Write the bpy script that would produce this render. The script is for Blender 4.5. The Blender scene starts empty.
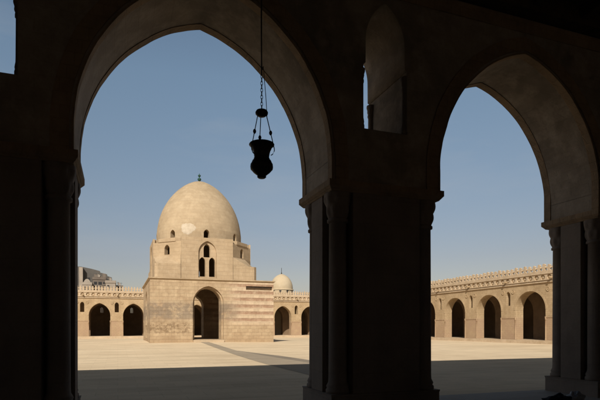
import bpy, math, random
from mathutils import Vector, Matrix
random.seed(7)
PI = math.pi
scene = bpy.context.scene
C = scene.collection

# ------------------------------------------------------------------ helpers
class MB:
    """collects faces; every face group owns its vertices unless shared on purpose"""
    def __init__(s):
        s.v = []; s.f = []; s.sm = []
    def face(s, pts, smooth=False):
        n = len(s.v); s.v += [tuple(p) for p in pts]
        s.f.append(tuple(range(n, n + len(pts)))); s.sm.append(smooth)
    def grid(s, rows, smooth=True, close=False):
        n0 = len(s.v); w = len(rows[0])
        for r in rows: s.v += [tuple(p) for p in r]
        for i in range(len(rows) - 1):
            for j in range(w if close else w - 1):
                k = (j + 1) % w
                s.f.append((n0 + i*w + j, n0 + i*w + k, n0 + (i+1)*w + k, n0 + (i+1)*w + j)); s.sm.append(smooth)
    def box(s, x0, x1, y0, y1, z0, z1, M=None):
        p = [Vector((x, y, z)) for z in (z0, z1) for y in (y0, y1) for x in (x0, x1)]
        if M: p = [M(q) for q in p]
        n = len(s.v); s.v += [tuple(q) for q in p]
        for f in ((0,2,3,1), (4,5,7,6), (0,1,5,4), (2,6,7,3), (0,4,6,2), (1,3,7,5)):
            s.f.append(tuple(n + i for i in f)); s.sm.append(False)
    def prism(s, poly, z0, z1, poly2=None):
        poly2 = poly2 or poly
        n = len(poly)
        for i in range(n):
            a, b = poly[i], poly[(i+1) % n]; c, d = poly2[(i+1) % n], poly2[i]
            s.face([(a[0], a[1], z0), (b[0], b[1], z0), (c[0], c[1], z1), (d[0], d[1], z1)])
        s.face([(p[0], p[1], z1) for p in poly2]); s.face([(p[0], p[1], z0) for p in reversed(poly)])
    def lathe(s, prof, cx=0, cy=0, n=24, smooth=True, a0=0):
        rows = [[(cx + r*math.cos(a0 + 2*PI*j/n), cy + r*math.sin(a0 + 2*PI*j/n), z) for j in range(n)] for r, z in prof]
        s.grid(rows, smooth, True)
    def tube(s, pts, r, n=8):
        pts = [Vector(p) for p in pts]; rows = []
        for i, p in enumerate(pts):
            t = (pts[min(i+1, len(pts)-1)] - pts[max(i-1, 0)]).normalized()
            a = t.cross(Vector((0, 0, 1)) if abs(t.z) < .9 else Vector((1, 0, 0))).normalized(); b = t.cross(a)
            rows.append([p + r*(a*math.cos(2*PI*j/n) + b*math.sin(2*PI*j/n)) for j in range(n)])
        s.grid(rows, True, True)
        s.face(rows[0]); s.face(rows[-1])
    def build(s, name, mat, parent=None, loc=(0, 0, 0)):
        me = bpy.data.meshes.new(name); me.from_pydata(s.v, [], s.f)
        me.polygons.foreach_set('use_smooth', s.sm); me.materials.append(mat); me.update()
        o = bpy.data.objects.new(name, me); C.objects.link(o); o.location = loc
        if parent: o.parent = parent
        return o

def tag(o, label=None, cat=None, group=None, kind=None):
    if label: o['label'] = label
    if cat: o['category'] = cat
    if group: o['group'] = group
    if kind: o['kind'] = kind
    return o
def empty(name, loc, label=None, cat=None, group=None):
    o = bpy.data.objects.new(name, None); C.objects.link(o); o.location = loc
    o.empty_display_size = .3
    return tag(o, label, cat, group)
def dup(o, parent, loc, rz=None):
    c = o.copy(); C.objects.link(c); c.parent = parent; c.location = loc
    if rz is not None: c.rotation_euler = (0, 0, rz)
    return c

def arch(uc, a, zb, zs, rise, n=14):
    """pointed opening: list of (u, zlow, zhigh)"""
    R = (a*a + rise*rise)/(2*a); c = R - a
    th = math.asin(min(1, rise/R)); half = []
    for i in range(n + 1):
        t = th*i/n; half.append((R*math.cos(t) - c, zs + R*math.sin(t)))
    pts = [(uc - d, zb, z) for d, z in half] + [(uc + d, zb, z) for d, z in reversed(half[:-1])]
    return pts
def disc(uc, zc, r, n=6):
    return [(uc - r*math.cos(PI*i/n), zc - r*math.sin(PI*i/n), zc + r*math.sin(PI*i/n)) for i in range(n + 1)]
def rect(u0, u1, z0, z1):
    return [(u0, z0, z1), (u1, z0, z1)]

def wall(mb, u0, u1, z0, z1, v0, v1, openings, M=lambda u, v, z: (u, v, z), step=None, bottom=True, top=True):
    """a wall slab with real openings. front at v0, back at v1"""
    us = {round(u0, 5), round(u1, 5)}
    for op in openings:
        for p in op:
            if u0 < p[0] < u1: us.add(round(p[0], 5))
    if step:
        k = int((u1 - u0)/step)
        for i in range(1, k): us.add(round(u0 + (u1 - u0)*i/k, 5))
    us = sorted(us)
    us = [us[0]] + [b for a, b in zip(us, us[1:]) if b - a > 1e-4]
    def interp(op, u):
        for p, q in zip(op, op[1:]):
            if p[0] - 1e-6 <= u <= q[0] + 1e-6:
                t = 0 if q[0] == p[0] else (u - p[0])/(q[0] - p[0])
                return p[1] + (q[1] - p[1])*t, p[2] + (q[2] - p[2])*t
        return None
    for a, b in zip(us, us[1:]):
        m = (a + b)/2
        cur = []
        for op in openings:
            if op[0][0] < m < op[-1][0]:
                la, ha = interp(op, max(a, op[0][0])); lb, hb = interp(op, min(b, op[-1][0])); cur.append((la, ha, lb, hb))
        cur.sort()
        lo = (z0, z0); segs = []
        for la, ha, lb, hb in cur:
            segs.append((lo, (la, lb))); lo = (ha, hb)
        segs.append((lo, (z1, z1)))
        for (pa, pb), (qa, qb) in segs:
            if qa - pa < 1e-4 and qb - pb < 1e-4: continue
            mb.face([M(a, v0, pa), M(b, v0, pb), M(b, v0, qb), M(a, v0, qa)], step is not None)
            mb.face([M(b, v1, pb), M(a, v1, pa), M(a, v1, qa), M(b, v1, qb)], step is not None)
        if top: mb.face([M(a, v0, z1), M(b, v0, z1), M(b, v1, z1), M(a, v1, z1)])
        if bottom and not any(abs(c[0] - z0) < 1e-4 for c in cur):
            mb.face([M(a, v1, z0), M(b, v1, z0), M(b, v0, z0), M(a, v0, z0)])
    for u in (u0, u1):
        mb.face([M(u, v0, z0), M(u, v1, z0), M(u, v1, z1), M(u, v0, z1)])
    nv = max(1, int(abs(v1 - v0)/.5))
    vs = [v0 + (v1 - v0)*i/nv for i in range(nv + 1)]
    for op in openings:
        mb.grid([[M(u, v, zh) for v in vs] for u, zl, zh in op])
        if op[0][1] - z0 > 1e-4 or not bottom:
            if any(p[1] > z0 + 1e-4 for p in op):
                mb.grid([[M(u, v, zl) for v in vs] for u, zl, zh in op])
        for u, zl, zh in (op[0], op[-1]):
            if zh - zl > 1e-3:
                mb.face([M(u, v0, zl), M(u, v1, zl), M(u, v1, zh), M(u, v0, zh)])

# ------------------------------------------------------------------ materials
class N:
    def __init__(s, name):
        s.m = bpy.data.materials.new(name); s.m.use_nodes = True; s.nt = s.m.node_tree
        s.b = s.nt.nodes['Principled BSDF']; s.b.inputs['Roughness'].default_value = .9
        s.b.inputs['Specular IOR Level'].default_value = .2
        g = s.nt.nodes.new('ShaderNodeNewGeometry'); s.pos = g.outputs['Position']; s.nor = g.outputs['Normal']
    def node(s, t, **k):
        n = s.nt.nodes.new(t)
        for a, b in k.items(): setattr(n, a, b)
        return n
    def put(s, sock, val):
        if hasattr(val, 'is_linked') or hasattr(val, 'links'): s.nt.links.new(val, sock)
        else: sock.default_value = val
    def math(s, op, a, b=0., c=0., clamp=False):
        n = s.node('ShaderNodeMath', operation=op, use_clamp=clamp)
        for i, x in enumerate((a, b, c)): s.put(n.inputs[i], x)
        return n.outputs[0]
    def vscale(s, vec, x, y, z):
        n = s.node('ShaderNodeVectorMath', operation='MULTIPLY'); s.put(n.inputs[0], vec); n.inputs[1].default_value = (x, y, z)
        return n.outputs[0]
    def noise(s, vec, scale, detail=5, rough=.6, dist=0.):
        n = s.node('ShaderNodeTexNoise'); s.put(n.inputs['Vector'], vec); n.inputs['Scale'].default_value = scale
        n.inputs['Detail'].default_value = detail; n.inputs['Roughness'].default_value = rough; n.inputs['Distortion'].default_value = dist
        return n.outputs['Fac']
    def ramp(s, fac, stops):
        n = s.node('ShaderNodeValToRGB'); s.put(n.inputs[0], fac); e = n.color_ramp.elements
        while len(e) < len(stops): e.new(.5)
        for x, (p, c) in zip(e, stops):
            x.position = p; x.color = (c if isinstance(c, tuple) else (c, c, c)) + (1,)
        return n.outputs[0]
    def mix(s, fac, a, b, mode='MIX'):
        n = s.node('ShaderNodeMix', data_type='RGBA', blend_type=mode); n.clamp_factor = True
        s.put(n.inputs[0], fac)
        for i, x in ((6, a), (7, b)):
            s.put(n.inputs[i], x + (1,) if isinstance(x, tuple) else x)
        return n.outputs[2]
    def sep(s, v):
        n = s.node('ShaderNodeSeparateXYZ'); s.put(n.inputs[0], v); return n.outputs
    def comb(s, x, y, z):
        n = s.node('ShaderNodeCombineXYZ')
        for i, q in enumerate((x, y, z)): s.put(n.inputs[i], q)
        return n.outputs[0]
    def smooth(s, x, a, b):
        n = s.node('ShaderNodeMapRange', interpolation_type='SMOOTHSTEP'); s.put(n.inputs[0], x)
        n.inputs[1].default_value = a; n.inputs[2].default_value = b
        return n.outputs[0]
    def done(s, col, bump=None, strength=.4, dist=.03, bevel=0.):
        s.put(s.b.inputs['Base Color'], col)
        nrm = None
        if bevel:
            bv = s.node('ShaderNodeBevel', samples=3); bv.inputs[0].default_value = bevel; nrm = bv.outputs[0]
        if bump is not None:
            b = s.node('ShaderNodeBump'); b.inputs['Strength'].default_value = strength; b.inputs['Distance'].default_value = dist
            s.put(b.inputs['Height'], bump)
            if nrm: s.put(b.inputs['Normal'], nrm)
            nrm = b.outputs[0]
        if nrm: s.put(s.b.inputs['Normal'], nrm)
        return s.m

def stone(name, base, dark, light, bw=.62, bh=.3, mortar=.25, blotch=.5, scale=1., bevel=.03, red=None, bump=.5, streak=.35):
    k = N(name); x, y, z = k.sep(k.pos)
    uv = k.comb(k.math('ADD', x, y), z, 0.)
    big = k.noise(k.pos, .35*scale, 4, .6); mid = k.noise(k.pos, 1.6*scale, 5, .65); fine = k.noise(k.pos, 14*scale, 4, .7)
    col = k.mix(k.ramp(big, [(.32, 0.), (.68, 1.)]), dark, base)
    col = k.mix(k.math('MULTIPLY', k.ramp(mid, [(.45, 0.), (.75, 1.)]), blotch), col, light)
    br = k.node('ShaderNodeTexBrick'); k.put(br.inputs['Vector'], uv); br.inputs['Scale'].default_value = 1.
    br.inputs['Brick Width'].default_value = bw; br.inputs['Row Height'].default_value = bh; br.inputs['Mortar Size'].default_value = .012
    br.inputs['Mortar Smooth'].default_value = .6; br.inputs['Bias'].default_value = 0.
    br.inputs['Color1'].default_value = (.86, .86, .86, 1); br.inputs['Color2'].default_value = (1.06, 1.06, 1.06, 1); br.inputs['Mortar'].default_value = (.72, .7, .68, 1)
    col = k.mix(mortar, col, k.mix(1., col, br.outputs['Color'], 'MULTIPLY'))
    st = k.noise(k.vscale(k.pos, 1.2, 1.2, .13), 1.3, 5, .7)      # rain streaks run down
    col = k.mix(k.math('MULTIPLY', k.ramp(st, [(.5, 0.), (.72, 1.)]), streak), col, dark)
    if red:
        m = k.math('MULTIPLY', k.smooth(z, red[1] + .25, red[1] - .1), k.ramp(k.noise(k.pos, 1.1, 4, .7), [(.3, .25), (.6, 1.)]))
        col = k.mix(m, col, red[0])
    col = k.mix(k.math('MULTIPLY', k.ramp(fine, [(.3, 1.), (.5, 0.)]), .3), col, dark)
    h = k.math('ADD', k.math('MULTIPLY', fine, .5), k.math('MULTIPLY', mid, .8))
    h = k.math('SUBTRACT', h, k.math('MULTIPLY', br.outputs['Fac'], mortar))
    return k.done(col, h, bump, .035, bevel)

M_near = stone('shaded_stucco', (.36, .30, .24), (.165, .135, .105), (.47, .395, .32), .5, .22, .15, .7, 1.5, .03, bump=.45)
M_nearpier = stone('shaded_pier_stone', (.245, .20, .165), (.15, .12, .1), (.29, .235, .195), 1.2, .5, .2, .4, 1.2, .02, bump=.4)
M_carve = stone('carved_band_stucco', (.37, .265, .17), (.22, .16, .105), (.42, .29, .18), .22, .22, .25, .6, 4., .01, bump=.9)
M_white = stone('worn_limewash', (.50, .42, .32), (.4, .33, .25), (.55, .47, .37), .55, .26, .2, .5, 1., .0)
M_far = stone('arcade_plaster', (.47, .345, .205), (.34, .24, .135), (.49, .37, .23), .55, .26, .4, .6, 1.3, .03, red=((.36, .245, .155), 3.2), streak=.7, bump=.8)
M_pale = stone('pale_stucco', (.52, .40, .27), (.40, .30, .19), (.57, .46, .33), .5, .3, .2, .6, 2., .02, streak=.6)
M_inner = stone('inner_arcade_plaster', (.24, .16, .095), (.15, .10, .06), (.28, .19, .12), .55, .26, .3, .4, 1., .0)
M_dome = stone('dome_plaster', (.45, .345, .22), (.33, .245, .15), (.505, .40, .265), .7, .36, .38, .6, 1.1, .02, bump=.6, streak=.55)
M_drum = stone('drum_plaster', (.47, .35, .22), (.35, .255, .155), (.51, .395, .26), .8, .4, .36, .6, 1.2, .05, bump=.8, streak=.6)
M_wdome = stone('whitewashed_dome', (.50, .41, .28), (.42, .33, .21), (.54, .45, .32), .9, .4, .12, .5, .8, .0)

# striped body of the domed pavilion
k = N('pavilion_ashlar'); x, y, z = k.sep(k.pos)
uv = k.comb(k.math('ADD', x, y), z, 0.)
big = k.noise(k.pos, .45, 5, .65); mid = k.noise(k.pos, 1.8, 6, .7); fine = k.noise(k.pos, 12, 4, .7)
col = k.mix(k.ramp(big, [(.35, 0.), (.65, 1.)]), (.37, .265, .16), (.50, .38, .24))
col = k.mix(k.math('MULTIPLY', k.ramp(mid, [(.48, 0.), (.75, 1.)]), .5), col, (.52, .405, .26))
br = k.node('ShaderNodeTexBrick'); k.put(br.inputs['Vector'], uv); br.inputs['Scale'].default_value = 1.
br.inputs['Brick Width'].default_value = .6; br.inputs['Row Height'].default_value = .365; br.inputs['Mortar Size'].default_value = .01
br.inputs['Color1'].default_value = (.82, .80, .78, 1); br.inputs['Color2'].default_value = (1.12, 1.12, 1.12, 1); br.inputs['Mortar'].default_value = (.8, .77, .74, 1)
zz = k.math('ADD', z, k.math('MULTIPLY', mid, .08))
ph = k.math('FRACT', k.math('DIVIDE', k.math('SUBTRACT', zz, .12), .73))
band = k.math('MULTIPLY', k.smooth(ph, .5, .54), k.smooth(ph, 1.0, .96))
xr = k.math('ADD', x, k.math('MULTIPLY', k.math('SUBTRACT', k.noise(k.vscale(k.pos, .8, .8, 1.6), 1.3, 5, .8), .5), 6.))
rm = k.math('ADD', k.math('MULTIPLY', k.smooth(xr, 10.2, 12.8), .85), .12)
rm = k.math('MULTIPLY', rm, k.smooth(z, 2.0, 2.7))
rm = k.math('MULTIPLY', rm, k.ramp(k.noise(k.pos, 1.6, 6, .75), [(.3, .35), (.54, 1.)]))
pl = k.math('MULTIPLY', k.smooth(x, 10.3, 12.4), k.math('MULTIPLY', k.smooth(z, 2.0, 2.7), .7))
col = k.mix(pl, col, (.57, .445, .31))
col = k.mix(k.math('MULTIPLY', band, k.math('MULTIPLY', rm, .8)), col, (.28, .155, .095))
# weathered grey patches and salt stains
gz = k.math('MULTIPLY', k.smooth(z, 2.5, 3.1), k.smooth(z, 4.9, 4.2))
gp = k.math('MULTIPLY', gz, k.ramp(k.noise(k.pos, .8, 6, .75, .4), [(.38, 0.), (.52, 1.)]))
gp = k.math('MULTIPLY', gp, k.smooth(x, 13.0, 10.5))
col = k.mix(k.math('MULTIPLY', gp, .75), col, (.215, .17, .125))
sz = k.math('MULTIPLY', k.smooth(z, 1.2, 1.6), k.smooth(z, 2.7, 2.3))
sp = k.math('MULTIPLY', k.math('MULTIPLY', sz, k.smooth(x, 8.5, 6.2)), k.ramp(k.noise(k.pos, 2.0, 6, .8), [(.45, 0.), (.56, 1.)]))
col = k.mix(k.math('MULTIPLY', sp, .75), col, (.19, .125, .07))
base_d = k.math('MULTIPLY', k.smooth(z, 1.2, .3), k.ramp(mid, [(.4, 0.), (.6, 1.)]))
col = k.mix(k.math('MULTIPLY', base_d, .6), col, (.27, .17, .09))
col = k.mix(.5, col, k.mix(1., col, br.outputs['Color'], 'MULTIPLY'))
col = k.mix(k.math('MULTIPLY', k.ramp(k.noise(k.vscale(k.pos, 1., 1., .25), 2.6, 6, .75), [(.5, 0.), (.7, 1.)]), .4), col, (.27, .185, .11))
h = k.math('SUBTRACT', k.math('ADD', k.math('MULTIPLY', fine, .5), k.math('MULTIPLY', mid, .9)), k.math('MULTIPLY', br.outputs['Fac'], .6))
M_body = k.done(col, h, .9, .05, .03)

def ground_mat(name, a, b, c, tile, joint):
    k = N(name); x, y, z = k.sep(k.pos)
    n1 = k.noise(k.pos, .12, 6, .65); n2 = k.noise(k.vscale(k.pos, .35, 1.3, 1), 1.1, 6, .7); n3 = k.noise(k.pos, 9, 4, .7)
    n4 = k.noise(k.vscale(k.pos, .12, .9, 1), .55, 5, .65)
    col = k.mix(k.ramp(n1, [(.35, 0.), (.65, 1.)]), a, b)
    col = k.mix(k.math('MULTIPLY', k.ramp(n2, [(.5, 0.), (.72, 1.)]), .5), col, c)
    col = k.mix(k.math('MULTIPLY', k.ramp(n4, [(.48, 0.), (.66, 1.)]), .55), col, c)
    br = k.node('ShaderNodeTexBrick'); k.put(br.inputs['Vector'], k.comb(x, y, 0.)); br.inputs['Scale'].default_value = 1.
    br.inputs['Brick Width'].default_value = tile[0]; br.inputs['Row Height'].default_value = tile[1]; br.inputs['Mortar Size'].default_value = .015
    br.inputs['Color1'].default_value = (.88, .88, .88, 1); br.inputs['Color2'].default_value = (1.05, 1.05, 1.05, 1); br.inputs['Mortar'].default_value = (.75, .74, .72, 1)
    col = k.mix(joint, col, k.mix(1., col, br.outputs['Color'], 'MULTIPLY'))
    col = k.mix(k.math('MULTIPLY', k.ramp(n3, [(.3, 1.), (.5, 0.)]), .25), col, c)
    h = k.math('SUBTRACT', k.math('ADD', k.math('MULTIPLY', n3, .4), n2), k.math('MULTIPLY', br.outputs['Fac'], joint))
    return k.done(col, h, .35, .03)
M_ground = ground_mat('limestone_paving', (.65, .505, .33), (.75, .60, .405), (.49, .37, .235), (1.2, .8), .45)
M_path = ground_mat('grey_path_paving', (.35, .285, .205), (.41, .335, .24), (.28, .225, .16), (.9, .6), .5)
M_path2 = ground_mat('dark_grey_path_paving', (.235, .195, .145), (.28, .23, .17), (.19, .155, .115), (.9, .6), .5)  # darker strip along the right side of the path
M_floor = ground_mat('hall_floor_stone', (.34, .30, .26), (.4, .36, .31), (.27, .24, .21), (.7, .7), .5)

def simple(name, a, b, scale=6, rough=.7, metal=0., bump=.2):
    k = N(name); n = k.noise(k.pos, scale, 5, .65)
    k.b.inputs['Roughness'].default_value = rough; k.b.inputs['Metallic'].default_value = metal
    return k.done(k.mix(k.ramp(n, [(.35, 0.), (.65, 1.)]), a, b), n, bump, .01)
M_wood = simple('dark_ceiling_timber', (.045, .03, .02), (.075, .05, .032), 4, .8)
M_iron = simple('blackened_brass', (.022, .018, .015), (.045, .036, .028), 30, .55, .4)
M_rope = simple('dark_rope', (.03, .028, .026), (.05, .045, .04), 60, .9)
M_copper = simple('verdigris_copper', (.02, .06, .045), (.035, .085, .06), 12, .6, .3)
M_patch = simple('white_plaster_patch', (.43, .35, .25), (.53, .45, .34), 2.5, .9)
M_grille = simple('stucco_grille', (.45, .4, .33), (.55, .5, .42), 3, .9)
M_cloth = simple('black_cloth', (.012, .012, .014), (.03, .03, .034), 12, .9)
M_plastic = simple('grey_plastic_bag', (.22, .23, .25), (.34, .35, .37), 14, .45)
M_hgrey = stone('grey_render', (.115, .105, .095), (.075, .07, .062), (.15, .135, .12), 3., 1.5, .2, .5, .15, 0, bump=.2)
M_hpale = stone('pale_render', (.34, .29, .235), (.25, .21, .17), (.38, .33, .27), 2., 1., .1, .5, .3, 0, bump=.2)
M_hbrown = stone('brown_render', (.19, .155, .125), (.13, .105, .085), (.23, .19, .15), 2., 1., .2, .5, .3, 0, bump=.2)
M_dark = simple('window_dark', (.02, .02, .022), (.035, .034, .034), 1, .4)

# ------------------------------------------------------------------ ground
def gz_(x, y): return .5*math.exp(-((x - 9)**2 + (y - 56)**2)/(2*12.5**2))
mb = MB()
xs = [-4000, -900, -300, -120] + list(range(-60, 82, 2)) + [140, 300, 900, 4000]
ys = [-4000, -900, -300, -100] + list(range(-40, 122, 2)) + [180, 350, 900, 4000]
mb.grid([[(x, y, gz_(x, y)) for x in xs] for y in ys], True)
tag(mb.build('ground', M_ground), kind='structure')
def lerp_tab(tab, y):
    for (y0, x0), (y1, x1) in zip(tab, tab[1:]):
        if y0 <= y <= y1: return x0 + (x1 - x0)*(y - y0)/(y1 - y0)
    return tab[-1][1]
PL = [(10.2, 7.3), (24, 7.3), (36, 7.7), (50.5, 8.1)]; PM = [(10.2, 10.0), (24, 9.8), (30, 9.3), (36.5, 8.7), (50.5, 8.9)]; PR = [(10.2, 10.8), (24, 10.8), (30, 10.2), (36.5, 8.72), (50.5, 8.95)]
for A, B, m in ((PL, PM, M_path), (PM, PR, M_path2)):
    mb = MB(); mb.grid([[(x, y, gz_(x, y) + .009) for x in [lerp_tab(A, y) + (lerp_tab(B, y) - lerp_tab(A, y))*t/3 for t in range(4)]] for y in [17.4 + .5*i for i in range(66)]], True)
    tag(mb.build('path', m), kind='structure')

# ------------------------------------------------------------------ near arcade (the hall the camera stands in)
S = 7.1; XL = -.663; O = 4.57; YN = 8.5; YF = 10.055; T = YF - YN
FZ = .2; ZI = 4.78; ZS = 5.2; RISE = 2.95; ZTOP = 11.3; ZC = 9.35  # ZTOP: wall top, out of view, raised to shape the court's shadow
hall = empty('arcaded_hall', (5, 8.5, 0), 'dark shadowed stone hall whose tall pointed arches frame the sunny courtyard in the foreground', 'arcade')
def P(o):                                                    # keep world coordinates under the root
    o.location = o.location - Vector((5, 8.5, 0)); return o
K0, K1 = -4, 6
piers = [XL + O + S*(i - 1) for i in range(K0, K1 + 2)]       # left side of each pier
PW = S - O
UA, UB = piers[0], piers[-1] + PW
ops = []
from mathutils import noise as mnoise
def worn(u, z): return .014*mnoise.fractal(Vector((u*1.7, z*1.7, 3.3)), 1., 2., 4)
for a in piers[:-1]: ops.append([(u, zl, zh + worn(u, zh) if 0 < i < 2*44 else zh) for i, (u, zl, zh) in enumerate(arch(a + PW + O/2, O/2 + .02, ZI, ZS, RISE, 44))])
def keyhole(uc):                                              # pointed head on slightly wider jambs
    pts = arch(uc, .45, 5.88, 7.65, .82, 14)
    return [(uc - .5, 5.88, 7.18), (uc - .453, 5.88, 7.2)] + pts + [(uc + .453, 5.88, 7.2), (uc + .5, 5.88, 7.18)]
for a in piers: ops.append(keyhole(a + PW/2 - .06))
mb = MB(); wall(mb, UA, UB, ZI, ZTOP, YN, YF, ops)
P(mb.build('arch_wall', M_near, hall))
# carved bands: two along each soffit, one around each arch on the hall side, one on the court side
def arch_band(mb, uc, a, zs, rise, off0, off1, v0, v1):
    R = (a*a + rise*rise)/(2*a); c = R - a
    def pt(off, t, s):
        r = R + off; th = math.acos(c/r) if off > -a else 0
        q = th*t; px, pz = uc + s*(r*math.cos(q) - c), zs + r*math.sin(q); w_ = worn(px, pz)
        return (px + w_*s*math.cos(q), pz + w_*math.sin(q))
    n = 44
    seq = [(i/n, -1) for i in range(n + 1)] + [(1 - i/n, 1) for i in range(1, n + 1)]
    inn = [pt(off0, t, s) for t, s in seq]; out = [pt(off1, t, s) for t, s in seq]
    for L_ in (inn, out):
        L_.insert(0, (L_[0][0], ZI + .015)); L_.append((L_[-1][0], ZI + .015))
    for A, B, va, vb in ((inn, out, v0, v0), (inn, inn, v0, v1), (out, out, v0, v1), (inn, out, v1, v1)):
        mb.grid([[(p[0], va, p[1]), (q[0], vb, q[1])] for p, q in zip(A, B)], True)
    for i in (0, -1):
        mb.face([(inn[i][0], v0, inn[i][1]), (out[i][0], v0, out[i][1]), (out[i][0], v1, out[i][1]), (inn[i][0], v1, inn[i][1])])
for a in piers[:-1]:
    uc = a + PW + O/2
    mb = MB()
    arch_band(mb, uc, O/2 + .02, ZS, RISE, -.012, .02, YN - .012, YN + .17)
    arch_band(mb, uc, O/2 + .02, ZS, RISE, -.012, .02, YF - .19, YF + .012)
    P(mb.build('soffit_band', M_carve, hall))
    mb = MB()
    arch_band(mb, uc, O/2 + .02, ZS, RISE, .06, .34, YN - .03, YN + .05)
    P(mb.build('archivolt', M_carve, hall))
# string courses on the hall side, broken by nothing: above the windows only
mb = MB(); mb.box(UA, UB, YN - .03, YN + .02, 8.6, 8.9); P(mb.build('carved_frieze', M_carve, hall))
mb = MB(); mb.box(UA, UB, YN - .3, YN - .004, 8.93, ZC - .003); P(mb.build('wall_plate', M_wood, hall))

# piers with corner colonnettes
def colonnette(h, r, cap, n=20):
    mb = MB()
    prof = [(0, 0), (r*1.3, 0), (r*1.3, .07), (r*1.15, .1), (r*1.24, .14), (r*1.15, .18), (r*1.03, .22)]
    zc = h - cap
    prof += [(r, .3), (r*.97, zc*.6), (r*.94, zc - .06), (r*1.15, zc - .05), (r*1.15, zc), (r*1.0, zc + .02)]
    mb.lathe(prof, n=n)
    # bell capital with leaf scallops
    rows = []
    for i in range(13):
        t = i/12; z = zc + .02 + (cap - .02)*t
        row = []
        for j in range(n*2):
            a = 2*PI*j/(n*2)
            lobe = .5 + .5*math.cos(a*8 + (PI if t > .5 else 0))
            rr = r*(1.0 + .45*t + .18*lobe*math.sin(PI*((t*2) % 1)))
            row.append((rr*math.cos(a), rr*math.sin(a), z))
        rows.append(row)
    mb.grid(rows, True, True)
    mb.face([(r*1.45*math.cos(2*PI*j/n), r*1.45*math.sin(2*PI*j/n), h) for j in range(n)])
    return mb
ZP = .6; NT = .46
def notched(x0, x1, y0, y1, n):
    return [(x0 + n, y0), (x1 - n, y0), (x1 - n, y0 + n), (x1, y0 + n), (x1, y1 - n), (x1 - n, y1 - n), (x1 - n, y1), (x0 + n, y1), (x0 + n, y1 - n), (x0, y1 - n), (x0, y0 + n), (x0 + n, y0 + n)]
cproto = None
for i, a in enumerate(piers):
    c = Vector((a + PW/2, (YN + YF)/2, 0))
    mb = MB(); hx, hy = PW/2 - .03, T/2 - .03
    mb.prism(notched(-hx, hx, -hy, hy, NT), ZP, ZI - .19)
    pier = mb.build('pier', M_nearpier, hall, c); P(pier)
    mb = MB(); e = .015
    mb.prism([(-hx - e, -hy - e), (hx + e, -hy - e), (hx + e, hy + e), (-hx - e, hy + e)], FZ - .1, ZP - .05,)
    mb.prism([(-hx - e, -hy - e), (hx + e, -hy - e), (hx + e, hy + e), (-hx - e, hy + e)], ZP - .05, ZP,
             [(-hx - .03, -hy - .03), (hx + .03, -hy - .03), (hx + .03, hy + .03), (-hx - .03, hy + .03)])
    mb.build('plinth', M_nearpier, pier)
    mb = MB()
    q = lambda e: [(-PW/2 - e, -T/2 - e), (PW/2 + e, -T/2 - e), (PW/2 + e, T/2 + e), (-PW/2 - e, T/2 + e)]
    mb.prism(q(-.02), ZI - .19, ZI - .1, q(.055)); mb.prism(q(.055), ZI - .1, ZI + .012)
    mb.build('impost', M_carve, pier)
    for sx in (-1, 1):
        for sy in (-1, 1):
            p = (sx*(PW/2 - .265), sy*(T/2 - .265), ZP)
            if cproto is None:
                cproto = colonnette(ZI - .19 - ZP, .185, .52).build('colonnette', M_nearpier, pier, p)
            else: dup(cproto, pier, p)
# little columns in the jambs of the upper windows
wproto = None
for a in piers:
    uc = a + PW/2 - .06
    for sx in (-1, 1):
        for yy in (YN + .1, YF - .1):
            p = (uc + sx*(.52 if yy < YN + .5 else .48), yy, 5.9)
            if wproto is None:
                wproto = P(colonnette(1.2, .065, .22, 12).build('window_colonnette', M_nearpier, hall, p))
            else: P(dup(wproto, hall, p))
# floor, roof, beams, enclosing walls of the hall
YB = -9.
mb = MB(); mb.box(UA, UB, YB, YF + .12, -.3, FZ); P(mb.build('hall_floor', M_floor, hall))
mb = MB(); mb.box(UA, UB, YB, YN - .002, ZC, ZC + .3); P(mb.build('ceiling', M_wood, hall))
mb = MB(); wall(mb, UA, UB, FZ, ZC, YB - .8, YB, [arch(a + PW/2, .72, 4.3, 6.0, .8, 8) for a in piers]); P(mb.build('back_wall', M_white, hall))  # unseen; windows added and wall kept pale to bounce sun into the hall
for u in (UA - .8, UB):
    mb = MB(); mb.box(u, u + .8, YB - .8, YF - .002 if u > 0 else YF, FZ - .3, ZTOP); P(mb.build('side_wall', M_white, hall))
bproto = None
x = UA + .6
while x < UB - .3:
    if bproto is None:
        mb = MB(); mb.box(-.12, .12, YB + .01, YN - .303, -.3, -.003); bproto = P(mb.build('ceiling_beam', M_wood, hall, (x, 0, ZC)))
    else: P(dup(bproto, hall, (x, 0, ZC)))
    x += 1.42

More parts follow.
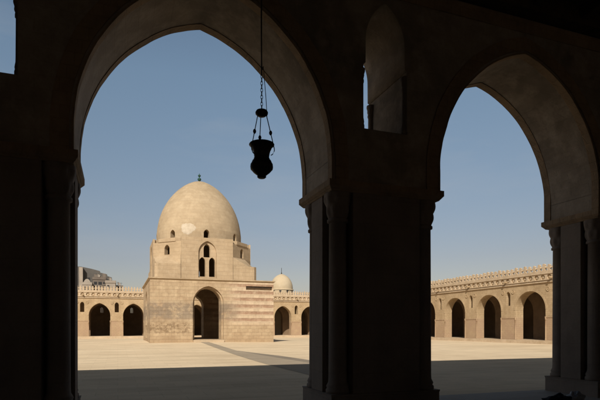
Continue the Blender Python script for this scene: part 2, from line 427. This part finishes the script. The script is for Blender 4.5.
# ------------------------------------------------------------------ courtyard arcades
def merlon_mesh(k=1.):
    half = [(.36, 0), (.36, .14), (.2, .24), (.17, .38), (.31, .46), (.32, .60), (.2, .68), (.13, .75), (.19, .82), (.14, .93), (0, 1.0)]
    half = [(a*k, b) for a, b in half]; mb = MB(); T2 = .13
    for s in (-1, 1):
        for p, q in zip(half, half[1:]):
            mb.face([(0, s*T2, p[1]), (p[0], s*T2, p[1]), (q[0], s*T2, q[1]), (0, s*T2, q[1])])
            mb.face([(0, s*T2, p[1]), (-p[0], s*T2, p[1]), (-q[0], s*T2, q[1]), (0, s*T2, q[1])])
            mb.face([(s*p[0], -T2, p[1]), (s*p[0], T2, p[1]), (s*q[0], T2, q[1]), (s*q[0], -T2, q[1])])
    return mb
def court_arcade(root, org, M, rz, u0, u1, centres, half, merl_u, pitch, stuff_u, inner):
    """M(u,v,z) -> world; v grows away from the court"""
    def B(mb, name, mat):
        o = mb.build(name, mat, root); o.location = -Vector(org); return o
    zs, rise, st = 4.2, 2.3, .42
    step = centres[1] - centres[0]
    ops = [arch(c, half, st, zs, rise, 12) for c in centres]
    ops2 = []
    for c in [centres[0] - step] + centres:
        ops2.append(arch(c + step/2, .36, 4.85, 6.2, .5, 8))
    mb = MB(); wall(mb, u0, u1, st, 8.55, 0, 1.3, ops + ops2, M); B(mb, 'arcade_wall', M_far)
    mb = MB()
    for c in centres:                                         # thin raised band round every arch
        for s in (0,):
            R = (half*half + rise*rise)/(2*half)
            pts_i = [(p[0], p[2]) for p in arch(c, half + .02, st, zs, rise + .03, 12)]; pts_o = [(p[0], p[2]) for p in arch(c, half + .24, st, zs, rise + .3, 12)]
            mb.grid([[M(i[0], -.03, i[1]), M(o[0], -.03, o[1])] for i, o in zip(pts_i, pts_o)])
            mb.grid([[M(o[0], -.03, o[1]), M(o[0], .01, o[1])] for o in pts_o]); mb.grid([[M(i[0], -.03, i[1]), M(i[0], .01, i[1])] for i in pts_i])
    B(mb, 'arch_moulding', M_far)
    mb = MB(); cuts = []
    n = int((u1 - u0)/.92)
    for i in range(n): cuts.append(disc(u0 + .46 + .92*i, 8.05, .32))
    wall(mb, u0, u1, 7.68, 8.42, -.15, -.003, cuts, M)
    for i in range(n):                                        # boss in every roundel
        c = u0 + .46 + .92*i
        ring = [M(c + .14*math.cos(PI*j/4), -.06, 8.05 + .14*math.sin(PI*j/4)) for j in range(8)]
        mb.face(ring)
        for j in range(8):
            a, b = PI*j/4, PI*(j+1)/4
            mb.face([ring[j], ring[(j+1) % 8], M(c + .16*math.cos(b), -.001, 8.05 + .16*math.sin(b)), M(c + .16*math.cos(a), -.001, 8.05 + .16*math.sin(a))])
    B(mb, 'frieze', M_pale)
    for z0, z1, d in ((7.42, 7.56, .16), (8.425, 8.56, .24)):
        mb = MB(); wall(mb, u0, u1, z0, z1, -d, .001 - .003, [], M); B(mb, 'string_course', M_pale)
    mb = MB(); wall(mb, u0, u1, 8.565, 8.68, -.14, .3, [], M); B(mb, 'parapet_base', M_pale)
    pr = None
    for u in merl_u:
        p = Vector(M(u, .08, 8.68)) - Vector(org)
        if pr is None:
            pr = merlon_mesh(pitch/.74).build('merlon', M_pale, root, p); pr.rotation_euler = (0, 0, rz)
        else:
            q = dup(pr, root, p, rz + random.uniform(-.05, .05)); q.scale = (random.uniform(.93, 1.03), random.uniform(.9, 1.1), random.uniform(.9, 1.04))
    if stuff_u:
        mb = MB(); src = merlon_mesh(pitch/.74)
        for u in stuff_u:
            q = Vector(M(u, .08, 8.68)); cs, sn = math.cos(rz), math.sin(rz); n0 = len(mb.v)
            mb.v += [(q.x + a*cs - b*sn, q.y + a*sn + b*cs, q.z + c) for a, b, c in src.v]
            mb.f += [tuple(n0 + i for i in f) for f in src.f]; mb.sm += src.sm
        B(mb, 'merlon', M_pale)['kind'] = 'stuff'
    # worn band where the brick lower part of the piers ends
    edges = [u0] + [v for c in centres for v in (c - half - .01, c + half + .01)] + [u1]
    for a, b in zip(edges[::2], edges[1::2]):
        if b - a > .3:
            mb = MB(); wall(mb, a, b, 3.16, 3.27, -.05, -.002, [], M); B(mb, 'impost', M_far)
    sp = ro = cp = None
    for c in [centres[0] - step] + centres:
        u = c + step/2 + .12
        p = Vector(M(u, 0, 7.95)) - Vector(org)
        if sp is None:
            mb = MB(); mb.box(-.1, .1, -.6, -.1, -.1, .0); mb.box(-.1, -.05, -.6, -.1, .0, .1); mb.box(.05, .1, -.6, -.1, .0, .1)
            sp = mb.build('water_spout', M_far, root, p); sp.rotation_euler = (0, 0, rz)
        else: dup(sp, root, p, rz)
        for s in (-1, 1):
            p = Vector(M(c + step/2 + s*.85, -.0, 6.6)) - Vector(org)
            if ro is None:
                mb = MB(); ring = []
                for r, d in ((.27, -.002), (.27, -.06), (.2, -.07), (.17, -.03), (.08, -.03), (.05, -.07), (.0, -.08)):
                    ring.append([(r*math.cos(2*PI*j/12), d, r*math.sin(2*PI*j/12)) for j in range(12)])
                mb.grid(ring, False, True); ro = mb.build('rosette', M_far, root, p); ro.rotation_euler = (0, 0, rz)
            else: dup(ro, root, p, rz)
    for c in centres:
        for s in (-1, 1):
            p = Vector(M(c + s*(half + .02), .02, st)) - Vector(org)
            if cp is None: cp = colonnette(zs - .9 - st, .085, .3, 12).build('colonnette', M_far, root, p)
            else: dup(cp, root, p)
    # the step, floor, roof, inner row and outer wall behind
    mb = MB(); wall(mb, u0, u1, -.3, st, -.75, 12., [], M); B(mb, 'step', M_pale)
    mb = MB(); wall(mb, u0, u1, 8.0, 8.3, 1.302, 12., [], M); B(mb, 'roof', M_wood)
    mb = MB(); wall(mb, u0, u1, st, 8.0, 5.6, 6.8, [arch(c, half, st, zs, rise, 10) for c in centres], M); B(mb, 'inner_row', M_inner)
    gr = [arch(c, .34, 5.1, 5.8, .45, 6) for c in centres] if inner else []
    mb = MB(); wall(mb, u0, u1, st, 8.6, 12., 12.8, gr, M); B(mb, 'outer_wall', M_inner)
    if inner:
        for c in centres:
            mb = MB(); bars = []
            for i in range(5): bars.append(rect(c - .44 + .19*i, c - .44 + .19*i + .045, 5.1, 6.3))
            wall(mb, c - .55, c + .55, 4.95, 6.55, 12.25, 12.33, bars, M); B(mb, 'window_grille', M_inner)

XR = 48.663; YR = 46.6; YW = 94.41; XW = -3.15; SF = 5.93
rorg = (XR, 55, 0)
right = empty('courtyard_arcade', rorg, 'sunlit tan arcade with deep pointed arches and lacy crenellation, seen through the right hand arch', 'arcade', 'arcades round the courtyard')
rc = [YR + S*(i - 5) for i in range(12)]
rm_near = [33 + .72*i for i in range(-14, 86)]
rm_all = [33 + .72*i for i in range(-31, -14)]
court_arcade(right, rorg, lambda u, v, z: (XR + v, u, z), -PI/2, 10.06, YW - .003, [c for c in rc if c + 2.6 < YW], 2.32, rm_near, .72, [u for u in rm_all if u > 10.5], False)
forg = (8, YW, 0)
far = empty('courtyard_arcade', forg, 'low sunlit arcade with lacy crenellation running across the far side behind the domed building', 'arcade', 'arcades round the courtyard')
fc = [XW + SF*(i - 3) for i in range(12)]
fm = [-6.4 + .52*i for i in range(100)]; fs = [-6.92 - .52*i for i in range(33)]
court_arcade(far, forg, lambda u, v, z: (u, YW + v, z), 0, -24, XR + 1.3, [c for c in fc if c + 2.4 < XR], 1.85, [u for u in fm if u < XR - .3], .52, fs, True)

# ------------------------------------------------------------------ domed pavilion in the middle of the court
PX, PY = 9.05, 56.6
pav = empty('domed_pavilion', (PX, PY, 0), 'sand coloured domed building with stepped drum and tall arched doorway in mid courtyard', 'building')
Q = lambda u, v, z: (u, v, z)
ZB = 6.85; HL, HR, HY = -6.0, 7.05, 6.55; TW = 1.7
door = lambda c: arch(c, 1.42, .72, 4.6, 1.5, 16)
slot = rect(3.95, 6.9, 6.02, 6.42)
mb = MB()
wall(mb, HL, HR, -.2, ZB, -HY, -HY + .35, [arch(-.1, 1.62, .5, 4.45, 1.85, 16), slot], Q)
mb.build('wall', M_body, pav)
mb = MB(); wall(mb, HL, HR, -.2, ZB - .001, -HY + .353, -HY + TW, [door(-.1)], Q); mb.build('wall', M_body, pav)
mb = MB(); wall(mb, HL, HR, -.2, ZB, HY - TW, HY, [door(-.1)], Q); mb.build('wall', M_body, pav)
for u0, u1 in ((HL, HL + TW), (HR - TW - .9, HR)):
    mb = MB(); wall(mb, -HY + TW + .003, HY - TW - .003, -.2, ZB, u0, u1, [door(0)], lambda u, v, z: (v, u, z)); mb.build('wall', M_body, pav)
mb = MB(); mb.box(3.96, 6.89, -HY + .12, -HY + .33, 6.24, 6.41); mb.build('lintel', M_wood, pav)
mb = MB()
def ring(mb, e0, e1, z0, z1):
    o = lambda e: [(HL - e, -HY - e), (HR + e, -HY - e), (HR + e, HY + e), (HL - e, HY + e)]
    mb.prism(o(e0), z0, z1, o(e1))
ring(mb, .0, .16, ZB, ZB + .1); ring(mb, .16, .16, ZB + .1, ZB + .2); mb.build('cornice', M_drum, pav)
mb = MB(); mb.box(HL + TW - .2, HR - TW - .7, -HY + TW - .2, HY - TW + .2, -.2, .6); mb.build('floor', M_path, pav)
mb = MB(); mb.box(-1.7, 1.5, -HY - .35, -HY + .3, .2, .68); mb.build('doorstep', M_pale, pav)
# stepped transition: octagon of walls with windows
ZO = ZB + .2; EX = 5.45; FW = 2.78; ZOT = 11.1
octp = [(-FW, -EX), (FW, -EX), (EX, -FW), (EX, FW), (FW, EX), (-FW, EX), (-EX, FW), (-EX, -FW)]
def edge_map(a, b):
    a, b = Vector(a), Vector(b); d = (b - a).normalized(); n = Vector((-d.y, d.x))      # inward for counter-clockwise
    return (lambda u, v, z: ((a + d*u + n*v).x, (a + d*u + n*v).y, z)), (b - a).length
for i in range(8):
    a, b = octp[i], octp[(i+1) % 8]; M, L = edge_map(a, b)
    mb = MB()
    if i % 2 == 0:
        fr = arch(L/2, .96, 7.3, 9.95, 1.25, 14)
        wall(mb, .0, L, ZO, 11.55, 0, .22, [fr], M)
        tri = [arch(L/2 - .53, .33, 7.42, 9.0, .5, 8), arch(L/2 + .53, .33, 7.42, 9.0, .5, 8), arch(L/2 - .04, .34, 9.5, 10.4, .55, 8)]
        wall(mb, .2, L - .2, ZO, 11.5, .223, .62, tri, M)
        mb.build('drum_wall', M_drum, pav)
    else:
        wall(mb, .01, L - .01, ZO, ZOT, .02, .6, [arch(L/2, .34, 9.75, 10.35, .45, 8)], M)
        mb.build('drum_wall', M_drum, pav)
for sx in (-1, 1):
    for sy in (-1, 1):
        mb = MB(); e = EX + .02
        poly = [(sx*(FW + .02), sy*e), (sx*(e - .3), sy*e), (sx*e, sy*(e - .3)), (sx*e, sy*(FW + .02))]
        if sx*sy < 0: poly.reverse()
        mb.prism(poly, ZO, 8.65); mb.build('corner_step', M_drum, pav)
        e2, c2 = EX + .02, EX - .55                            # battered shoulder between the step and the octagon
        p1 = [(sx*(FW + .03), sy*e2), (sx*(FW + 1.9), sy*(e2 - .25)), (sx*(e2 - .25), sy*(FW + 1.9)), (sx*e2, sy*(FW + .03)), (sx*FW, sy*FW)]
        p2 = [(sx*(FW + .03), sy*(e2 - .06)), (sx*(FW + 1.15), sy*(e2 - .98)), (sx*(e2 - .98), sy*(FW + 1.15)), (sx*(e2 - .06), sy*(FW + .03)), (sx*FW, sy*FW)]
        if sx*sy < 0: p1.reverse(); p2.reverse()
        mb = MB(); mb.prism(p1, 8.652, 9.62, p2); mb.build('corner_step', M_drum, pav)
        f = 3.35; g = 4.95
        mb = MB(); poly = [(sx*(f - .6), sy*g), (sx*f, sy*g), (sx*g, sy*f), (sx*g, sy*(f - .6)), (sx*(f-.6), sy*(f-.6))]
        if sx*sy < 0: poly.reverse()
        mb.prism(poly, ZOT, 11.48); mb.build('corner_step', M_drum, pav)
# round drum with eight small windows, then the dome
RD = 4.87
ops = [arch((.5 + i)*2*PI*RD/8, .31, 11.66, 12.15, .42, 6) for i in range(8)]
mb = MB()
wall(mb, 0, 2*PI*RD, 10.9, 12.6, 0, .7, ops, lambda u, v, z: ((RD - v)*math.cos(-PI/2 - PI/8 + u/RD), (RD - v)*math.sin(-PI/2 - PI/8 + u/RD), z), step=.3)
mb.build('dome_drum', M_dome, pav)
dprof = [(4.87, 12.6), (4.83, 12.95), (4.78, 13.35), (4.7, 13.8), (4.62, 14.2), (4.48, 14.7), (4.28, 15.25), (4.0, 15.85), (3.66, 16.43), (3.38, 16.84), (3.04, 17.26), (2.7, 17.63), (2.33, 17.98), (1.9, 18.32), (1.4, 18.64), (.85, 18.91), (.35, 19.07), (0, 19.13)]
mb = MB(); mb.lathe(dprof, n=72); mb.build('dome', M_dome, pav)
def dome_r(z):
    if z <= 12.6: return RD
    for (r0, z0), (r1, z1) in zip(dprof, dprof[1:]):
        if z0 <= z <= z1: return r0 + (r1 - r0)*(z - z0)/(z1 - z0)
    return 0
mb = MB(); rows = []
rnd = random.Random(3)
for t in (0.001, .35, .7, .9, 1.):
    row = []
    for j in range(40):
        a = 2*PI*j/40
        rr = 1 + .09*math.sin(3*a + .6) + .05*math.sin(5*a + 2) + .035*math.sin(11*a) + .03*math.sin(17*a + 1)
        du, dz = .8*rr*t*math.cos(a), .6*rr*t*math.sin(a); z = 12.62 + dz
        r = dome_r(z) + (.022 if t < 1 else .004); an = -PI/2 - math.radians(23.5) + du/RD
        row.append((r*math.cos(an), r*math.sin(an), z))
    rows.append(row)
mb.grid(rows, True, True); mb.build('plaster_patch', M_patch, pav)
mb = MB(); mb.lathe([(.09, 19.0), (.09, 19.2), (.17, 19.25), (.22, 19.38), (.17, 19.51), (.06, 19.56), (.06, 19.68), (.13, 19.73), (.17, 19.82), (.13, 19.91), (.04, 19.95), (.03, 20.05), (0, 20.15)], n=16)
mb.build('finial', M_copper, pav)

# ------------------------------------------------------------------ small pale dome on the roof beyond the far arcade
ax, ay = 36.9, 108.5
wd = empty('roof_dome', (ax, ay, 0), 'small pale whitewashed dome with thin spike rising behind the crenellated far arcade', 'dome')
mb = MB(); mb.lathe([(2.75, 7.9), (2.75, 10.9)], n=32); mb.lathe([(2.9, 10.9), (2.9, 11.1), (2.7, 11.1)], n=32)
mb.prism([(-3.4, -3.4), (3.4, -3.4), (3.4, 3.4), (-3.4, 3.4)], 0, 9.6); mb.build('drum', M_wdome, wd)
mb = MB(); mb.lathe([(2.68, 11.1), (2.7, 11.5), (2.62, 12.2), (2.4, 12.9), (2.0, 13.6), (1.5, 14.15), (.9, 14.55), (.35, 14.78), (0, 14.85)], n=40); mb.build('dome', M_wdome, wd)
mb = MB(); mb.lathe([(.1, 14.75), (.16, 15.0), (.06, 15.2), (.05, 16.2), (0, 16.4)], n=10); mb.build('finial', M_iron, wd)
for i in range(10):
    an = 2*PI*i/10 + .2; M = Matrix.Rotation(an, 4, 'Z')
    mb = MB(); mb.box(-.26, .26, -2.8, -2.70, 10.1, 10.75, lambda q: M @ q); mb.build('window', M_dark, wd)

# ------------------------------------------------------------------ town on the rise beyond, at the left
def house(name, label, x0, x1, y0, y1, z1, mat, wins, roofbits=(), vault=False):
    cx, cy = (x0 + x1)/2, (y0 + y1)/2
    r = empty(name, (cx, cy, 0), label, 'house', 'houses beyond the far arcade')
    hx, hy = (x1 - x0)/2, (y1 - y0)/2
    mb = MB(); mb.box(-hx, hx, -hy, hy, -.5, z1); mb.build('wall', mat, r)
    mb = MB()
    for s in (-1, 1):
        mb.box(-hx - .1, hx + .1, s*hy - .15, s*hy + .15, z1 + .003, z1 + .7); mb.box(s*hx - .15, s*hx + .15, -hy + .152, hy - .152, z1 + .003, z1 + .7)
    mb.build('parapet', mat, r)
    for u, z, w, h in wins:
        mb = MB(); mb.box(u - w/2, u + w/2, -hy - .03, -hy + .2, z, z + h); o = mb.build('window', M_dark, r)
        mb = MB(); mb.box(u - w/2 - .12, u + w/2 + .12, -hy - .18, -hy, z - .16, z - .004); mb.build('sill', M_hpale, o)
    if vault:
        mb = MB(); arc = [(-(hx - .2)*math.cos(PI*t/12), z1 + (hx + .5)*math.sin(PI*t/12)) for t in range(13)]
        mb.grid([[(a, -hy + .3, b), (a, hy - .3, b)] for a, b in arc]); mb.face([(a, -hy + .3, b) for a, b in arc]); mb.build('vault', mat, r)
    for q in range(2):                                          # water tank and aerial
        tx, ty = hx*(.55 - 1.1*q), hy*(.3 - .5*q)
        if q == 0 and hx > 1.:
            mb = MB(); mb.lathe([(.001, z1 + .3), (.32, z1 + .3), (.34, z1 + 1.1), (.2, z1 + 1.25), (.001, z1 + 1.27)], tx, ty, 12); mb.build('water_tank', M_dark if vault else M_hgrey, r)
        else:
            mb = MB(); mb.tube([(tx, ty, z1), (tx, ty, z1 + 2.1)], .04, 5); mb.tube([(tx - .4, ty, z1 + 1.9), (tx + .4, ty, z1 + 1.9)], .03, 5); mb.build('aerial', M_dark, r)
    if not vault:
        mb = MB(); d = Vector((.4, -.75, .5)).normalized(); a = d.orthogonal().normalized(); b = d.cross(a); c0 = Vector((-hx*.2, -hy + .7, z1 + 1.1)); rows = []
        for t in (0, .5, 1.):
            rows.append([c0 + d*(.16*t*t) + .5*t*(a*math.cos(PI*j/7) + b*math.sin(PI*j/7)) for j in range(14)])
        mb.grid(rows, True, True); mb.tube([c0, (c0.x, c0.y, z1)], .04, 5); mb.build('satellite_dish', M_hpale, r)
    for bx, by, w, h in roofbits:
        mb = MB(); mb.box(bx - w/2, bx + w/2, by - w/2, by + w/2, z1, z1 + h); mb.build('roof_hut', mat, r)
    return r
g = empty('grey_building', (-14, 190, 0), 'big dark grey building with sloping skyline beyond the far arcade at the left edge', 'building')
mb = MB()
def gp(x, y, z): return (x + 14, y - 190, z)
pts = [(-24, -1), (-24, 22.5), (-11.2, 22.0), (-8, 21.4), (-5.6, 20.8), (-5.5, 20.3), (-3.4, 19.8), (-3.2, 19.2), (-1.9, 18.8), (-1.8, -1)]
mb.face([gp(x, 170, z) for x, z in pts]); mb.face([gp(x, 195, z) for x, z in reversed(pts)])
for p, q in zip(pts, pts[1:]): mb.face([gp(p[0], 170, p[1]), gp(q[0], 170, q[1]), gp(q[0], 195, q[1]), gp(p[0], 195, p[1])])
mb.build('wall', M_hgrey, g)
mb = MB(); mb.box(2.2, 3.3, -22, -20.01, -1, 21.6); mb.build('pale_sunlit_edge', M_hpale, g)  # paler strip painted in as the wall's sunlit edge
for u, z, w, h in ((4.6, 17.4, .8, 1.1), (6.9, 17.1, .8, 1.1), (9.3, 16.7, .7, 1.), (5.8, 14.6, .9, 1.2), (10.6, 17.6, .5, .6)):
    mb = MB(); mb.box(u, u + w, -20.04, -19.8, z, z + h); mb.build('window', M_dark, g)
house('town_house', 'pale low house with rounded vault roof in front of the grey building', -9.0, -6.7, 140, 150, 13.6, M_hpale, [(-.5, 12.3, .5, .8), (.5, 12.3, .5, .8)], [], True)
house('town_house', 'brown house with cluttered roof and wide dark windows between two pale houses', -6.5, -3.2, 143, 153, 15.4, M_hbrown, [(-1.0, 13.9, .8, .9), (.2, 13.9, .9, .9), (1.2, 14.1, .4, .7)], [(-.9, -2, 1.1, 1.7), (.3, -3.6, .8, 1.1), (1.1, 1, .9, 2.3)])
house('town_house', 'pale flat roofed block right of the brown house', -3.1, -.6, 139, 148, 14.2, M_hpale, [(-.6, 13.0, .5, .6)], [(.6, 2, .5, .6)])
house('town_house', 'low brown house rightmost of the town houses, nearest the domed building', -.4, 1.3, 146, 156, 13.5, M_hbrown, [(-.3, 12.4, .5, .6)], [(-.3, 0, .6, .7)])

# ------------------------------------------------------------------ hanging lamp
LY = 6.0; LX = 1.768
lamp = empty('hanging_lamp', (LX, LY, 4.0), 'dark metal vase shaped mosque lamp hanging on a long chain in the left arch', 'lamp')
zl = lambda y: 1.9 + (328.2 - y)*6.25/480 - 4.0
mb = MB()
zb, zt = zl(178.2), zl(144)
H = zt - zb
mb.lathe([(.0, zb), (.045, zb), (.06, zb + .015), (.055, zb + .03), (.07, zb + .045), (.108, zb + .075), (.138, zb + .11), (.144, zb + .115), (.149, zb + .145), (.145, zb + .18), (.139, zb + .185), (.122, zb + .225), (.098, zb + .25), (.104, zb + .256), (.098, zb + .262),
          (.097, zb + .275), (.104, zb + .32), (.116, zb + .365), (.122, zb + .37), (.138, zb + .41), (.160, zb + H - .02), (.166, zb + H - .01), (.160, zb + H), (.148, zb + H), (.115, zb + .38), (.085, zb + .26), (.0, zb + .22)], n=28)
mb.build('lamp_bowl', M_iron, lamp)
zr = zl(113.5)
mb = MB(); mb.lathe([(.0, zr + .06), (.02, zr + .055), (.07, zr + .035), (.083, zr + .012), (.08, zr - .01), (.05, zr - .035), (.0, zr - .045)], n=24); mb.build('ceiling_rose', M_iron, lamp)
for i in range(3):
    an = math.radians(-35 + 120*i)
    a = Vector((.06*math.cos(an), .06*math.sin(an), zr - .01)); b = Vector((.172*math.cos(an), .172*math.sin(an), zb + H - .08))
    mb = MB(); mb.tube([a, a.lerp(b, .5), b], .006, 6)
    c = a.lerp(b, .55); r = .022
    mb.lathe([(0, c.z - .034), (r*.7, c.z - .022), (r, c.z), (r*.7, c.z + .022), (0, c.z + .034)], c.x, c.y, 10)
    e = Vector((.125*math.cos(an), .125*math.sin(an), zb + H - .16)); mb.tube([b, b + Vector((0, 0, -.03)), b.lerp(e, .5) + Vector((0, 0, -.03)), e], .006, 6)
    mb.build('chain_arm', M_iron, lamp)
mb = MB()
z = zr + .05; i = 0
while z < 1.9 + (328.2 - 76)*6.25/480 - 4.0:                    # links
    pts = []
    for j in range(11):
        a = 2*PI*j/10; d = .014*math.cos(a)
        pts.append((d if i % 2 else 0, 0 if i % 2 else d, z + .028 + .03*math.sin(a)))
    mb.tube(pts, .0042, 5); z += .045; i += 1
mb.tube([(0, 0, z), (-.004, 0, z + .6), (-.006, 0, ZC - .3 - 4.0)], .009, 6)
mb.build('chain', M_iron, lamp)
mb = MB(); mb.tube([(.072, .0, zr - .06), (.07, 0, zr + .02), (.055, 0, zr + .25), (.02, .0, zr + .62), (-.0, .012, z + .05), (.006, .014, z + .6), (.004, .02, ZC - .305 - 4.0)], .0045, 6); mb.build('rope', M_rope, lamp)

# ------------------------------------------------------------------ bundle on the floor at the right pier
import mathutils
def crumple(name, mat, loc, sx, sy, sz, seed, label, cat):
    mb = MB(); rows = []
    for i in range(19):
        ph = PI*i/18*.62; row = []
        for j in range(36):
            a = 2*PI*j/36
            d = Vector((math.sin(ph)*math.cos(a), math.sin(ph)*math.sin(a), math.cos(ph)))
            n = mathutils.noise.fractal(d*2.4 + Vector((seed, 0, 0)), 1., 2., 5)
            k = 1 + .3*n; row.append((d.x*sx*k, d.y*sy*k, max(-.0, (d.z + .35)/1.35*sz*k)))
        rows.append(row)
    mb.grid(rows, True, True)
    return tag(mb.build(name, mat, None, loc), label, cat)
crumple('cloth_bundle', M_cloth, (9.5, 8.3, FZ), .34, .22, .17, 1.3, 'black crumpled cloth bundle on the floor against the right pier', 'bundle')
crumple('plastic_bag', M_plastic, (10.05, 8.3, FZ), .2, .16, .2, 5.1, 'grey crumpled plastic bag beside the black bundle at the right pier', 'bag')

# ------------------------------------------------------------------ light
AZ, EL = math.radians(31), math.radians(36)
sun_dir = Vector((-math.sin(AZ)*math.cos(EL), -math.cos(AZ)*math.cos(EL), math.sin(EL)))
L = bpy.data.lights.new('sun', 'SUN'); L.energy = 5.; L.angle = math.radians(.53); L.color = (1., .94, .85)
so = bpy.data.objects.new('sun', L); C.objects.link(so); so.rotation_euler = sun_dir.to_track_quat('Z', 'Y').to_euler(); so.location = (0, -30, 40)
w = bpy.data.worlds.new('World'); scene.world = w; w.use_nodes = True; nt = w.node_tree
bg = nt.nodes['Background']; sky = nt.nodes.new('ShaderNodeTexSky'); sky.sky_type = 'NISHITA'; sky.sun_disc = False
sky.sun_elevation = EL; sky.sun_rotation = PI + AZ; sky.air_density = 1.; sky.dust_density = 1.2; sky.ozone_density = 1.
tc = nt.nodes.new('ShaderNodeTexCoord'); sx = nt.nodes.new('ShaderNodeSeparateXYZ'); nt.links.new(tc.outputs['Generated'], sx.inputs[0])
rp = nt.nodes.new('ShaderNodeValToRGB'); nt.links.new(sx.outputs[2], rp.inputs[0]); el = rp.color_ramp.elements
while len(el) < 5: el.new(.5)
for e, (p, c) in zip(el, ((0., (.63, .50, .445)), (.14, (.68, .55, .495)), (.46, (.96, .92, .80)), (.57, (.90, .87, .77)), (.63, (.1, .1, .1)))):   # dusty horizon, sky above the view dimmed to darken the shaded paving
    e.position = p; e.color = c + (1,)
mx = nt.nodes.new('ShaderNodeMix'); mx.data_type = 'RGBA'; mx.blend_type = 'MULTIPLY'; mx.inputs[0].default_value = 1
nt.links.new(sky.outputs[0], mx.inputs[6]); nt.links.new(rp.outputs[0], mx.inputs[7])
nz = nt.nodes.new('ShaderNodeTexNoise'); mp = nt.nodes.new('ShaderNodeMapping'); mp.inputs['Scale'].default_value = (1, 1, 4); nt.links.new(tc.outputs['Generated'], mp.inputs[0])
nt.links.new(mp.outputs[0], nz.inputs['Vector']); nz.inputs['Scale'].default_value = 2.6; nz.inputs['Detail'].default_value = 6; nz.inputs['Roughness'].default_value = .55
r2 = nt.nodes.new('ShaderNodeMapRange'); nt.links.new(nz.outputs['Fac'], r2.inputs[0]); r2.inputs[1].default_value = .46; r2.inputs[2].default_value = .8; r2.inputs[3].default_value = 0; r2.inputs[4].default_value = .3
cl = nt.nodes.new('ShaderNodeMix'); cl.data_type = 'RGBA'; nt.links.new(r2.outputs[0], cl.inputs[0]); nt.links.new(mx.outputs[2], cl.inputs[6]); cl.inputs[7].default_value = (3.2, 3.3, 3.4, 1)   # thin high haze
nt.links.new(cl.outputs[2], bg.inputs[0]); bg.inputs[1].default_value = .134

# ------------------------------------------------------------------ camera
cam = bpy.data.cameras.new('camera'); co = bpy.data.objects.new('camera', cam); C.objects.link(co)
co.location = (0, 0, 1.9); co.rotation_euler = (PI/2, 0, -.336)
cam.sensor_width = 36; cam.lens = 28.8; cam.shift_x = (300 - 285.45)/600; cam.shift_y = (328.23 - 200)/600
cam.clip_end = 12000; cam.clip_start = .05
scene.camera = co
scene.view_settings.view_transform = 'Standard'; scene.view_settings.look = 'None'; scene.view_settings.exposure = 0
scene.render.resolution_x = 1024; scene.render.resolution_y = 683
scene.render.engine = 'CYCLES'; scene.cycles.max_bounces = 12; scene.cycles.diffuse_bounces = 8
